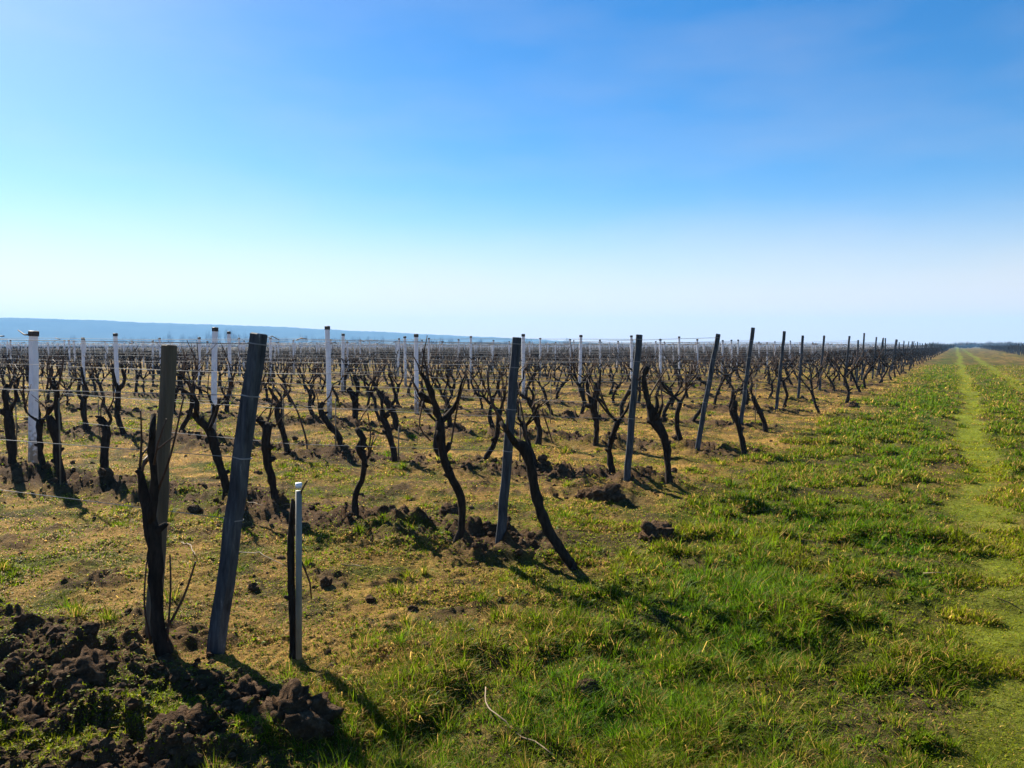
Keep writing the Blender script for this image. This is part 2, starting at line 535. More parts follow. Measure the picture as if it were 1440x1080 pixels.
def post_geo(base, top, half, seed, wander=.006, taper=.92, seg=12):
    """square post from base to top (object space), sunk a little"""
    rnd = random.Random(seed)
    base = np.array(base, float); top = np.array(top, float)
    d = (top - base); b0 = base - d / np.linalg.norm(d) * .15
    f = np.linspace(0, 1, seg)
    pts = b0 + (top - b0) * f[:, None]
    pts[1:-1, 0] += [rnd.uniform(-wander, wander) for _ in range(seg - 2)]
    pts[1:-1, 1] += [rnd.uniform(-wander, wander) for _ in range(seg - 2)]
    rad = half * (1 - (1 - taper) * f) * np.array([1 + rnd.uniform(-.03, .03) for _ in f])
    pts = np.vstack([pts, pts[-1] + d / np.linalg.norm(d) * half * .12])
    rad = np.concatenate([rad, [half * taper * .82]])
    return tube(pts, rad, profile=rotprof(SQ, ROW_ROT))


END_TOPS = {}
WIRE_Z = (.70, 1.02, 1.34, 1.66)


def end_post(k, base, top, half, mat, label, group='end posts along the path edge', name='end_post'):
    o = link(name, mk_mesh(name, *post_geo((0, 0, 0), np.array(top) - np.array(base), half, 100 + k), mat, False))
    o.location = tuple(base)
    if k <= 5:
        ax = np.array(top) - np.array(base)
        for wz in WIRE_Z:
            c = ax * min(.97, wz / ax[2]); e = ax / np.linalg.norm(ax) * .003
            link('wire_tie', mk_mesh('wire_tie', *tube([c - e, c, c + e], [half * 1.04] * 3, profile=rotprof(SQ, ROW_ROT)), M_WIRE, False), o)
    tag(o, label, 'post', group)
    return o


END_LABEL = {
    1: 'nearest tall blue-grey end post leaning right beside the thin pale stake',
    2: 'narrow dark end post crossing a thick bent vine, second nearest the viewer',
    3: 'dark slightly leaning end post, third from the viewer along the path edge',
    4: 'strongly right-leaning dark end post, fourth from the viewer along the path edge',
    5: 'dark end post reaching highest above the horizon, fifth from the viewer'}
for k, (b, t, w) in enumerate(END_PX, 1):
    g = ground_hit(*b)
    tp = at_depth(t[0], t[1], g[1] + .03)
    END_TOPS[k] = (g, tp)
    end_post(k, g, tp, w / 2, M_ENDPOST, END_LABEL.get(k, f'slim dark end post, {ordinal(k)} from the viewer along the path edge'))
rnd = random.Random(3)
far_posts = []
for k in range(9, N_ROWS + 1):
    v = V_END + rnd.uniform(-.15, .15)
    x, y = to_xy(ROW_U[k - 1], v)
    z = hz(x, y)
    lean = rnd.uniform(.0, .28); h = rnd.uniform(1.72, 2.0)
    tx, ty = to_xy(ROW_U[k - 1] + rnd.uniform(-.08, .08), v + lean)
    g = np.array([x, y, z]); tp = np.array([tx, ty, z + h])
    END_TOPS[k] = (g, tp)
    if k <= 55:
        end_post(k, g, tp, .036, M_ENDPOST, f'slim dark end post, {ordinal(k)} from the viewer along the path edge')
    else:
        far_posts.append(tube([g, tp], [.036, .034], profile=rotprof(SQ, ROW_ROT)))
tag(link('distant_end_posts', mk_mesh('distant_end_posts', *join(far_posts), M_ENDPOST, False)),
    'dark specks of end posts where the row ends shrink to the horizon', 'posts', kind='stuff')

# the weathered timber post behind the foremost vine
g = ground_hit(214, 897)
o = link('timber_post', mk_mesh('timber_post', *post_geo((0, 0, 0), at_depth(238, 486, g[1] + .02) - g, .034, 5), M_WOODPOST, False))
o.location = tuple(g)
tag(o, 'weathered brown timber post standing against the foremost thick vine trunk', 'post')

# the pale stake
g = ground_hit(420, 929)
o = link('pale_stake', mk_mesh('pale_stake', *tube([(0, 0, -.1), at_depth(420, 690, g[1]) - g], [.0165, .0165], 10), M_PALESTAKE, True))
o.location = tuple(g)
cap = link('stake_cap', mk_mesh('stake_cap', *tube([at_depth(420, 686, g[1]) - g, at_depth(420, 679, g[1]) - g], [.0175, .017], 10), M_WHITE, True), o)
tag(o, 'short pale plastic stake with white cap, in front of a slim black trunk', 'stake')

# white posts of the rows
WHITE_H = []


def white_proto(h, seed):
    prof = rotprof(SQ, 0)
    f = np.linspace(0, 1, 9)
    rnd = random.Random(seed)
    pts = np.stack([np.array([rnd.uniform(-.004, .004) for _ in f]), np.array([rnd.uniform(-.004, .004) for _ in f]), -.15 + (h + .15) * f], 1)
    sh = mk_mesh('shaft', *tube(pts, .041 * (1.04 - .12 * f), profile=prof), M_WHITE, False)
    cp = mk_mesh('cap', *tube([(0, 0, h - .055), (0, 0, h + .012), (0, 0, h + .02)], [.045, .045, .03], profile=prof), M_CAPM, False)
    cl = [mk_mesh('wire_clip', *tube([(-.005, -.046, z), (.005, -.046, z + .004), (.02, -.044, z - .01)], [.008, .009, .006], 5), M_CAPM, True) for z in WIRE_Z]
    one = join([tube(pts[::4], .041 * (1.04 - .12 * f[::4]), profile=prof)])
    return sh, cp, cl, one


WIRE_Z = (.70, 1.02, 1.34, 1.66)
WPROTO = [white_proto(h, i) for i, h in enumerate((1.78, 1.83, 1.88, 1.85))]
POST_STEP = 6.9
whites = []
traced_white = {2: (47, 656), 3: (300, 610), 4: (464, 598), 5: (586, 582)}
rnd = random.Random(9)
for k in range(1, N_ROWS + 1):
    for j in range(1, 60):
        v = V_END - POST_STEP * j + rnd.uniform(-.25, .25) - (k % 3) * .25
        u = ROW_U[k - 1] + rnd.uniform(-.05, .05)
        x, y = to_xy(u, v)
        if j == 1 and k in traced_white:
            x, y, _ = ground_hit(*traced_white[k])
        r = math.hypot(x, y)
        if r > 380: break
        if abs(x) > y * .649 * 1.03 + .3: continue
        whites.append((r, k, j, x, y))
whites.sort()
wz = height(np.array([c[3] for c in whites]), np.array([c[4] for c in whites]))
stuffw = {i: [] for i in range(4)}
for n, (r, k, j, x, y) in enumerate(whites):
    pi = rnd.randrange(4)
    loc = (x, y, float(wz[n])); rz = ROW_ROT + rnd.uniform(-.1, .1)
    tilt = (rnd.uniform(-.025, .025), rnd.uniform(-.03, .03))
    if n < 290:
        sh, cp, cl, one = WPROTO[pi]
        lab = f'white trellis post, {ordinal(j)} along the {ordinal(k)} row from the viewer'
        if (k, j) == (2, 1): lab = 'nearest thick white trellis post, by the left edge of the vines'
        if n < 70:
            root = bpy.data.objects.new('trellis_post', None); COL.objects.link(root)
            link('shaft', sh, root); link('cap', cp, root)
            if n < 12:
                for c in cl: link('wire_clip', c, root)
        else:
            root = link('trellis_post', sh)
        root.location = loc; root.rotation_euler = (tilt[0], tilt[1], rz)
        if (k, j) == (2, 1): root.scale = (1.12, 1.12, .93)
        tag(root, lab, 'post', 'white posts in the vine rows')
    else:
        stuffw[pi].append((loc, rz, tilt, 1.0))


def scatter(protos, places):
    """bake low-detail copies into one mesh: protos[i] = (V, Q); places[i] = list of (loc, rz, tilt, scale)"""
    Vs, Qs, off = [], [], 0
    for i, (V, Q) in enumerate(protos):
        P = places[i]
        if not P: continue
        n = len(P)
        loc = np.array([p[0] for p in P]); rz = np.array([p[1] for p in P]); tl = np.array([p[2] for p in P]); s = np.array([p[3] for p in P])
        c, sn = np.cos(rz)[:, None], np.sin(rz)[:, None]
        X, Y, Z = V[None, :, 0], V[None, :, 1], V[None, :, 2]
        Xr = X * c - Y * sn + Z * tl[:, :1]; Yr = X * sn + Y * c + Z * tl[:, 1:]
        W = np.stack([Xr * s[:, None] + loc[:, :1], Yr * s[:, None] + loc[:, 1:2], Z * s[:, None] + loc[:, 2:3]], -1)
        Vs.append(W.reshape(-1, 3))
        Qs.append((Q[None] + (np.arange(n) * len(V))[:, None, None] + off).reshape(-1, 4)); off += n * len(V)
    return np.vstack(Vs), np.vstack(Qs)


tag(link('distant_trellis_posts', mk_mesh('distant_trellis_posts', *scatter([w[3] for w in WPROTO], stuffw), M_WHITE, False)),
    'pale haze of white posts in the farthest rows below the hills', 'posts', kind='stuff')


# ------------------------------------------------------------------ trellis wires
def wire_pts(k, z, vmax):
    g, tp = END_TOPS[k]
    f = z / (tp[2] - g[2])
    st = g + (tp - g) * min(f, .97)
    u0, v0 = to_uv(st[0], st[1])
    q = np.arange(1, int(vmax / (POST_STEP / 3)) + 1)
    x, y = to_xy(ROW_U[k - 1] + (u0 - ROW_U[k - 1]) * np.maximum(0, 1 - q / 3) - .047, v0 - q * POST_STEP / 3)
    zz = np.interp(np.arange(len(q)), np.arange(0, len(q), 3), height(x[::3], y[::3]) * .4) + z - .025 * (q % 3 > 0)
    return np.vstack([st[None], np.stack([x, y, zz], 1)])


WORD = ['lowest', 'second lowest', 'second highest', 'topmost']
far_wires = []
for k in range(1, 91):
    for wi, z in enumerate(WIRE_Z):
        if k > 1 and wi in (1,) and k > 30: continue
        P = wire_pts(k, z, 22 if k == 1 else min(45 + k * 2.4, 240))
        rad = .0021 if k <= 3 else min(.0024 + .00014 * k, .006)
        geo = tube(P, np.full(len(P), rad), 4)
        if k <= 18:
            tag(link('trellis_wire', mk_mesh('trellis_wire', *geo, M_WIRE, True)),
                f'{WORD[wi]} thin trellis wire strung along the {ordinal(k)} row from the viewer', 'wire', 'wires of the vine rows')
        else:
            far_wires.append(geo)
tag(link('distant_wires', mk_mesh('distant_wires', *join(far_wires), M_WIRE, True)),
    'hairline wires of the far rows drawn along the horizon', 'wires', kind='stuff')

# withered tendrils caught on the upper wires
rnd = random.Random(31)
tend = []
for k in range(1, 70):
    g, tp = END_TOPS[k]
    for q in range(int(40 + k * 1.0)):
        vv = rnd.uniform(1.0, 30 + k * 2.0)
        z = rnd.choice(WIRE_Z[2:] + (WIRE_Z[3],)) + rnd.uniform(-.01, .015)
        x, y = to_xy(ROW_U[k - 1] - .047, V_END - vv)
        if abs(x) > y * .66: continue
        L = rnd.uniform(.06, .22)
        p0 = np.array([x, y, z]); p1 = p0 + np.array([-D2[0] * L, -D2[1] * L, rnd.uniform(-.05, .03)])
        pm = (p0 + p1) / 2 + np.array([0, 0, rnd.uniform(-.02, .03)])
        rr = rnd.uniform(.003, .006) * (1 + k * .02)
        tend.append(tube([p0, pm, p1], [rr, rr, rr * .7], 4))
tag(link('dry_tendrils', mk_mesh('dry_tendrils', *join(tend), M_CANE, True)),
    'withered dark tendril bits left clinging to the upper wires', 'tendrils', kind='stuff')


# ------------------------------------------------------------------ vines
def knobbly(pts, rad, step, rnd, amp=.25):
    P, r = resample(pts, rad, step)
    for i in range(1, len(P) - 1):
        P[i] += np.array([rnd.uniform(-1, 1), rnd.uniform(-1, 1), rnd.uniform(-.4, .4)]) * r[i] * amp
        r[i] *= 1 + rnd.uniform(-amp, amp) * .9
    return P, r


def procedural_vine(seed):
    """returns part geometry: [('trunk', V, Q), ('arm', ...), ('cane', ...)] in local space, row along local x"""
    rnd = random.Random(seed)
    H = rnd.uniform(.5, .72)
    lean = rnd.uniform(-.28, .28); kink = rnd.uniform(-.11, .11)
    pts = [(0, 0, -.06), (lean * .1, 0, .04), (lean * .3 + kink, rnd.uniform(-.03, .03), H * .4), (lean * .7 + kink * .6, rnd.uniform(-.04, .04), H * .75), (lean, rnd.uniform(-.03, .03), H)]
    R0 = rnd.uniform(.028, .040)
    rad = [R0 * 1.5, R0 * 1.2, R0 * .92, R0 * .95, R0 * 1.15]
    P, r = knobbly(pts, rad, .07, rnd, .17)
    parts = [('trunk', P, r, 10, .17)]
    for q in range(rnd.choice((1, 2, 3))):
        i = rnd.randrange(len(P) // 3, len(P)); a = rnd.uniform(0, 6.28); rr = r[i]
        e = P[i] + np.array([math.cos(a) * rr * rnd.uniform(1.5, 2.6), math.sin(a) * rr * 1.8, rr * rnd.uniform(.3, 1.8)])
        parts.append(('trunk', np.array([P[i], (P[i] + e) / 2, e]), np.array([rr * .75, rr * .6, rr * .35]), 6, .2))
    head = np.array(pts[-1])
    na = rnd.choice((2, 3, 3, 4))
    sides = [-1, 1, rnd.choice((-1, 1)), rnd.choice((-1, 1))]
    for a in range(na):
        s = sides[a]
        sp = rnd.uniform(.12, .38) * s; up = rnd.uniform(.18, .42)
        p1 = head + np.array([sp * .45, rnd.uniform(-.05, .05), up * .3]); p2 = head + np.array([sp * .8, rnd.uniform(-.07, .07), up * .7]); p3 = head + np.array([sp + rnd.uniform(-.08, .08), rnd.uniform(-.09, .09), up])
        ra = rnd.uniform(.013, .021)
        P, r = knobbly([head - (0, 0, .02), p1, p2, p3], [ra * 1.3, ra, ra * .85, ra * .8], .06, rnd, .3)
        parts.append(('arm', P, r, 6, .1))
        for c in range(rnd.choice((3, 3, 4, 5))):
            st = P[rnd.randrange(len(P) // 2, len(P))]
            ln = rnd.uniform(.1, .5)
            dx = rnd.uniform(-.22, .22) + .1 * s
            q1 = st + np.array([dx * .4, rnd.uniform(-.04, .04), ln * .4]); q2 = st + np.array([dx + rnd.uniform(-.1, .1), rnd.uniform(-.09, .09), ln])
            rc = rnd.uniform(.005, .009)
            Pc, r2 = resample([st, q1, q2], [rc * 1.3, rc, rc * .6], .09)
            parts.append(('cane', Pc, r2, 5, 0))
    if rnd.random() < .4:       # a spur low on the trunk
        st = np.array(pts[2]) + (0, 0, rnd.uniform(0, .1))
        q = st + np.array([rnd.choice((-1, 1)) * rnd.uniform(.05, .1), rnd.uniform(-.05, .05), rnd.uniform(.05, .12)])
        parts.append(('spur', np.array([st, (st + q) / 2 + (0, 0, .01), q]), np.array([.018, .014, .012]), 6, .1))
    tk = [p for p in parts if p[0] == 'trunk']; parts = [p for p in parts if p[0] != 'trunk']
    hi = [('trunk', *join([tube(P, r, sd, ro, rnd) for n, P, r, sd, ro in tk]))] + [(n, *tube(P, r, sd, ro, rnd)) for n, P, r, sd, ro in parts]
    parts = tk[:1] + parts
    mid = join([tube(P[::2] if len(P) > 5 else P, (r[::2] if len(P) > 5 else r) * (1.5 if n == 'cane' else 1.1), 5) for n, P, r, sd, ro in parts])
    low = join([tube(P[[0, len(P) // 2, -1]], r[[0, len(P) // 2, -1]] * (2.0 if n == 'cane' else 1.3), 3) for n, P, r, sd, ro in parts])
    return hi, mid, low, lean, na


LOOKS = ['thin upright', 'leaning forked', 'gnarled bent', 'short stubby', 'twisted']
NV = 26
VP = []
for i in range(NV):
    hi, mid, low, lean, na = procedural_vine(500 + i)
    meshes = [(n, mk_mesh(n, V, Q, M_CANE if n == 'cane' else M_BARK, True)) for n, V, Q in hi]
    allm = mk_mesh('grapevine', *mid, M_BARK, True)
    look = {2: 'two-armed', 3: 'three-armed', 4: 'four-armed'}[na] + (' leaning' if abs(lean) > .12 else ' upright')
    VP.append((meshes, allm, mid, low, look))

VINES = []          # (row, v, builder)


def traced_vine(base, trunk, arms, look, canes=()):
    g = ground_hit(*base[:2])
    dep = g[1]
    sc = dep / F
    rnd = random.Random(int(base[0] * 7 + base[1]))
    root = bpy.data.objects.new('grapevine', None); COL.objects.link(root); root.location = tuple(g)

    def conv(pl, wob, start=None):
        out = []; off = 0.0
        for i, (px, py, r) in enumerate(pl):
            if i: off += rnd.uniform(-wob, wob)
            out.append(at_depth(px, py, dep + off) - g)
        return out, [r * sc * .84 for _, _, r in pl]
    P, r = conv([(base[0], base[1], base[2])] + trunk, .02)
    P = [P[0] - (0, 0, .06)] + P; r = [r[0] * 1.25] + r
    P, r = knobbly(P, r, .05, rnd, .13)
    geo = [tube(P, r, 14, .15, rnd)]
    for q in range(rnd.choice((2, 3, 4))):
        i = rnd.randrange(len(P) // 3, len(P)); a = rnd.uniform(0, 6.28); rr = r[i]
        e = P[i] + np.array([math.cos(a) * rr * rnd.uniform(1.5, 2.4), math.sin(a) * rr * 1.8, rr * rnd.uniform(.3, 1.6)])
        geo.append(tube([P[i], (P[i] + e) / 2, e], [rr * .75, rr * .6, rr * .38], 7, .2, rnd))
    link('trunk', mk_mesh('trunk', *join(geo), M_BARK, True), root)
    tips = [P[-1]]
    for a in arms:
        P, r = conv(a, .05)
        P, r = knobbly(P, r, .045, rnd, .22)
        tips.append(P[-1]); tips.append(P[len(P) // 2])
        link('arm', mk_mesh('arm', *tube(P, r, 9, .16, rnd), M_BARK, True), root)
    for a in canes:
        P, r = conv(a, .06)
        P, r = resample(P, r * np.float64(1.35) if isinstance(r, np.ndarray) else [q * 1.35 for q in r], .06)
        link('cane', mk_mesh('cane', *tube(P, r, 5, 0, rnd), M_CANE, True), root)
    for q in range(0 if 'stake-side' in look else rnd.choice((2, 3, 4))):
        st = tips[rnd.randrange(len(tips))]; ln = rnd.uniform(.10, .32); dx = rnd.uniform(-.2, .2)
        P, r = resample([st - (0, 0, .02), st + (dx * .35, rnd.uniform(-.04, .04), ln * .45), st + (dx, rnd.uniform(-.08, .08), ln)], [.007, .0055, .0035], .07)
        link('cane', mk_mesh('cane', *tube(P, r, 5, 0, rnd), M_CANE, True), root)
    u, v = to_uv(g[0], g[1])
    k = int(np.argmin(np.abs(ROW_U - u))) + 1
    VINES.append([k, v, root, look, math.hypot(g[0], g[1])])
    return root


T = traced_vine
T((229, 915, 16), [(222, 885, 11), (219, 833, 10.5), (217, 770, 11), (211, 735, 11), (203, 695, 8), (199, 668, 6), (196, 657, 4)],
  [[(213, 735, 7), (216, 690, 6.5), (215, 655, 5.5), (211, 634, 7), (214, 605, 6), (216, 583, 5)]], 'foremost thick black',
  [[(200, 662, 2), (203, 648, 2), (209, 640, 1.2)], [(226, 900, 2), (258, 840, 1.6), (275, 790, 1.2)], [(235, 905, 1.6), (240, 830, 1.2), (239, 780, 1)],
   [(222, 690, 1.6), (240, 640, 1.4), (258, 560, 1.0)], [(212, 905, 1.6), (203, 850, 1.2), (206, 790, .9)]])
T((412, 924, 7), [(411, 890, 5), (411, 855, 6), (409, 796, 6), (409, 745, 5), (412, 705, 4)], [], 'slim stake-side',
  [[(420, 780, 1.4), (436, 820, 1.2), (438, 842, 1)], [(418, 715, 1.3), (424, 690, 1.2), (432, 676, 1)]])
T((806, 798, 9), [(784, 767, 8), (766, 735, 8), (753, 692, 7.5), (746, 655, 7), (736, 628, 9), (722, 620, 7)],
  [[(724, 622, 6), (714, 607, 4.5), (704, 594, 3.5)]], 'thick arching',
  [[(704, 592, 2), (690, 560, 1.5), (684, 520, 1.2)], [(742, 640, 1.5), (738, 600, 1.4), (730, 560, 1)]])
T((643, 765, 8), [(650, 735, 6), (648, 700, 6.5), (637, 674, 6.5), (626, 650, 7), (621, 625, 7), (619, 592, 7)],
  [[(619, 596, 6), (612, 572, 5), (606, 552, 4.5), (599, 535, 4), (592, 525, 3)], [(610, 566, 4), (598, 560, 6), (589, 552, 4.5)],
   [(622, 592, 5), (628, 586, 4.5), (638, 575, 4), (643, 564, 3), (648, 542, 2.2), (656, 524, 1.6)], [(622, 640, 5), (630, 630, 4), (632, 622, 3.5)], [(619, 625, 5), (616, 615, 4.5), (617, 605, 4)]],
  'tall many-armed', [[(634, 625, 1.3), (640, 590, 1.2), (646, 560, 1.1), (657, 525, .9)], [(606, 552, 1.5), (600, 520, 1.2), (594, 490, 1)], [(596, 560, 1.2), (590, 600, 1), (606, 620, .8)]])
T((499, 727, 7), [(501, 695, 5), (511, 667, 5.5), (512, 647, 6), (506, 630, 7), (511, 617, 5.5), (505, 607, 5), (501, 603, 4)],
  [[(512, 648, 3), (518, 642, 2.6), (520, 636, 2)]], 'wavy single-stemmed', [[(518, 640, 1), (521, 610, .9), (517, 580, .8)]])
T((390, 720, 8), [(385, 692, 6), (380, 667, 6.5), (374, 642, 7), (374, 620, 8), (376, 602, 9), (374, 597, 7)],
  [[(374, 603, 4), (366, 594, 3), (360, 590, 2.5)], [(378, 602, 4), (383, 597, 3.5), (386, 598, 2.6)]], 'stout club-headed',
  [[(376, 596, 1.3), (382, 570, 1.1), (384, 540, .9)]])
T((317, 706, 7), [(318, 688, 6), (311, 660, 6.5), (303, 636, 7), (296, 608, 7.5), (282, 593, 6.5), (272, 582, 5)],
  [[(275, 585, 4), (278, 567, 3.5), (270, 556, 3), (252, 546, 2.4)], [(294, 604, 3), (303, 585, 2.6), (309, 560, 2)]], 'boldly curved leaning',
  [[(252, 546, 1.2), (245, 540, 1), (236, 540, .8)], [(278, 567, 1.2), (268, 550, 1), (266, 530, .8)]])
T((148, 683, 8), [(147, 642, 7), (150, 612, 7), (147, 597, 6), (142, 587, 4)], [[(149, 604, 3), (156, 590, 2.4), (152, 578, 2)]], 'straight stubby-headed',
  [[(152, 578, 1), (160, 560, .9), (158, 540, .8)]])
T((87, 680, 7), [(84, 660, 6), (80, 642, 6), (80, 620, 6.5), (75, 600, 8), (68, 585, 5)], [[(78, 605, 5), (82, 590, 5), (79, 570, 4), (80, 552, 4), (73, 540, 3)]], 'knotty-headed',
  [[(72, 541, 1.2), (66, 520, 1), (70, 500, .8)], [(80, 552, 1.2), (86, 525, 1), (90, 500, .8)]])
T((20, 668, 7), [(17, 640, 6), (15, 618, 6.5), (11, 582, 8), (8, 572, 5)], [[(11, 580, 4), (6, 555, 3.6), (10, 540, 3)], [(14, 578, 3.5), (22, 560, 3), (20, 540, 2.6)]], 'heavy two-pronged')
T((123, 607, 5), [(119, 590, 4), (117, 572, 4.5), (117, 560, 5)], [[(116, 562, 3), (110, 552, 2.6), (112, 540, 2)], [(118, 560, 3), (123, 553, 2.8), (118, 535, 2), (114, 515, 1.6)]], 'Y-shaped')
T((174, 612, 5), [(170, 600, 4), (165, 585, 4.5), (166, 560, 4.5), (167, 545, 4)], [[(167, 550, 3), (175, 535, 2.5), (170, 512, 2)], [(166, 550, 3), (160, 530, 2.2), (158, 512, 1.6)]], 'thin forked')
T((405, 634, 5), [(399, 610, 4.5), (394, 595, 5), (389, 578, 5), (394, 565, 4)], [[(393, 568, 3), (384, 555, 2.6), (378, 545, 2)]], 'slanting',
  [[(394, 540, 1.2), (410, 562, 1.2), (423, 592, 1.2), (432, 632, 1.2), (426, 684, 1.2)], [(386, 566, 1.2), (396, 610, 1.1), (404, 650, 1.1), (408, 680, 1)]])
T((475, 640, 5), [(478, 618, 5), (468, 603, 5), (456, 588, 5), (450, 572, 4.5), (455, 566, 3.5)], [[(456, 588, 3), (452, 578, 2.6), (448, 566, 2.2)]], 'hook-topped bent',
  [[(456, 565, 1), (464, 556, 1), (468, 540, .8)]])
T((499, 600, 5), [(500, 580, 5), (499, 562, 5), (494, 552, 4.5), (489, 546, 4)], [[(500, 562, 3), (503, 545, 3), (497, 530, 2.4)]], 'upright knobbed')
T((556, 650, 5), [(553, 630, 4.5), (546, 606, 5), (540, 590, 5.5), (537, 576, 4)], [[(540, 586, 3), (548, 578, 2.6), (551, 574, 2)], [(537, 578, 3), (536, 562, 2.5), (530, 550, 2)]], 'slender backward-leaning')
T((557, 606, 5), [(555, 585, 5), (549, 572, 5), (540, 560, 5), (532, 551, 4.5)], [[(550, 570, 3), (556, 560, 3), (552, 540, 2.4), (546, 525, 2)], [(534, 552, 3), (528, 545, 2.6), (524, 535, 2)]], 'strongly bowed')
T((940, 684, 6), [(939, 655, 5.5), (936, 622, 6.5), (928, 604, 7.5), (919, 588, 8.5), (913, 570, 6.5)],
  [[(914, 574, 5), (908, 552, 4.2), (906, 528, 4), (912, 516, 3)], [(922, 590, 4), (928, 580, 3.5), (932, 568, 2.5)], [(918, 584, 4), (924, 570, 3), (922, 556, 2.5)]], 'thick-headed crooked',
  [[(912, 560, 1.2), (922, 542, 1.1), (936, 520, .9)], [(932, 570, 1.1), (930, 550, 1), (926, 515, .8)], [(906, 550, 1.2), (898, 547, 1), (893, 545, .9)]])
T((838, 628, 5), [(839, 608, 4.5), (838, 588, 5), (834, 572, 6), (838, 556, 5), (840, 538, 4)], [[(834, 572, 4), (828, 556, 3.6), (826, 538, 3), (830, 528, 2.4)], [(838, 566, 3), (842, 545, 2.6), (845, 520, 2)]], 'straight many-pronged')
T((757, 625, 5), [(759, 606, 4.5), (755, 588, 5), (750, 574, 5), (743, 562, 4.5)], [[(745, 562, 3), (736, 558, 2.6), (728, 552, 2)], [(748, 570, 3), (750, 555, 2.6), (744, 545, 2)]], 'leaning crook-necked',
  [[(762, 575, 1), (778, 625, 1), (796, 688, 1)]])
T((1048, 642, 5), [(1042, 612, 4.5), (1036, 590, 5), (1031, 576, 6), (1034, 563, 4)], [[(1032, 578, 3), (1030, 568, 3), (1034, 556, 2)]], 'club-topped slanting')
T((1077, 608, 4.5), [(1073, 590, 4), (1066, 574, 4), (1058, 557, 3.5)], [[(1060, 560, 2), (1056, 548, 1.8), (1060, 540, 1.4)]], 'steeply slanting thin')

# the rest of the rows
rnd = random.Random(77)
placed = [(vv[0], vv[1]) for vv in VINES]
cand = []
for k in range(1, N_ROWS + 1):
    for j in range(0, 400):
        v = -2.75 - .86 * j + rnd.uniform(-.18, .18)
        if rnd.random() < .05: continue
        u = ROW_U[k - 1] + rnd.uniform(-.09, .09)
        x, y = to_xy(u, v)
        r = math.hypot(x, y)
        if r > 380: break
        if abs(x) > y * .649 * 1.03 + .5: continue
        if any(pk == k and abs(pv - v) < .52 for pk, pv in placed): continue
        if k <= 2 and v > -9: continue
        cand.append((r, k, v, x, y))
cand.sort()
cz = height(np.array([c[3] for c in cand]), np.array([c[4] for c in cand]))
ind = 300 - len(VINES)
stuff_mid = {i: [] for i in range(NV)}; stuff_low = {i: [] for i in range(NV)}
for n, (r, k, v, x, y) in enumerate(cand):
    pi = rnd.randrange(NV)
    z = float(cz[n])
    rz = ROW_ROT + rnd.choice((0, math.pi)) + rnd.uniform(-.35, .35); s = rnd.uniform(.85, 1.15)
    meshes, allm, mid, low, look = VP[pi]
    if n < ind:
        if n < 130:
            root = bpy.data.objects.new('grapevine', None); COL.objects.link(root)
            for nm, me in meshes: link(nm, me, root)
        else:
            root = link('grapevine', allm)
        root.location = (x, y, z); root.rotation_euler = (0, 0, rz); root.scale = (s, s, s)
        VINES.append([k, v, root, look, r])
    elif r < 120:
        stuff_mid[pi].append(((x, y, z), rz, (0, 0), s))
    else:
        stuff_low[pi].append(((x, y, z), rz, (0, 0), s))
V1, Q1 = scatter([p[2] for p in VP], stuff_mid)
V2, Q2 = scatter([p[3] for p in VP], stuff_low)
tag(link('distant_vines', mk_mesh('distant_vines', np.vstack([V1, V2]), np.vstack([Q1, Q2 + len(V1)]), M_BARK, True)),
    'dense dark tangle of bare vines filling the far rows', 'vines', kind='stuff')
VINES.sort(key=lambda a: (a[0], -a[1]))
cnt = {}
for k, v, root, look, r in VINES:
    cnt[k] = cnt.get(k, 0) + 1
    look = look.rstrip(',')
    tag(root, f'{look} bare grapevine, {ordinal(cnt[k])} from the path in the {ordinal(k)} row', 'grapevine', 'bare grapevines in rows')

# thin wooden stakes beside vines
STAKES = [((731, 662), (732, 565), 'thin stake just right of the second end post'), ((774, 596), (775, 533), 'thin upright stake among the third row vines'),
          ((758, 578), (802, 551), 'thin stake propped at a low slant between two vines'), ((472, 640), (472, 560), 'thin grey stake beside the hook-topped vine'),
          ((85, 682), (83, 560), 'thin grey stake beside the knotty-headed vine at the left'), ((24, 640), (22, 565), 'thin stake at the far left edge'),
          ((140, 612), (138, 562), 'thin stake leaning by the straight stubby-headed vine'), ((691, 600), (690, 545), 'thin stake standing left of the second end post'),
          ((560, 648), (561, 600), 'thin stake beside the slender backward-leaning vine'), ((400, 634), (398, 556), 'thin stake behind the stout club-headed vine'),
          ((1062, 596), (1063, 540), 'thin stake right of the tallest end post'), ((840, 628), (842, 550), 'thin stake tied to the many-pronged vine')]
for b, t, lab in STAKES:
    g = ground_hit(*b)
    tp = at_depth(t[0], t[1], g[1]) - g
    o = link('vine_stake', mk_mesh('vine_stake', *tube([(0, 0, -.08), tp * .5, tp], [.010, .0095, .009], 6), M_STAKE, True))
    o.location = tuple(g)
    tag(o, lab, 'stake', 'thin vine stakes')

# ------------------------------------------------------------------ field on the right of the path
rnd = random.Random(123)
rv = {i: [] for i in range(NV)}; n_r = 0
for k in range(40, 150):
    u = 3 + 3.0 * k
    v = 9.3 + rnd.uniform(-.2, .2)
    x, y = to_xy(u, v)
    if x > y * .70: continue
    z = hz(x, y)
    if n_r < 26:
        tp = np.array(to_xy(u + rnd.uniform(-.1, .1), v - rnd.uniform(0, .3)) + (z + rnd.uniform(1.7, 2.1),))
        n_r += 1
        end_post(900 + k, np.array([x, y, z]), tp, .05, M_ENDPOST, f'dark end post of the field right of the path, {ordinal(n_r)} from the right edge',
                 'end posts right of the path')
    for j in range(40):
        xx, yy = to_xy(u, v + .9 + 1.1 * j)
        if xx > yy * .70: break
        rv[rnd.randrange(NV)].append(((xx, yy, hz(xx, yy)), ROW_ROT + rnd.uniform(-.3, .3), (0, 0), rnd.uniform(.95, 1.25)))
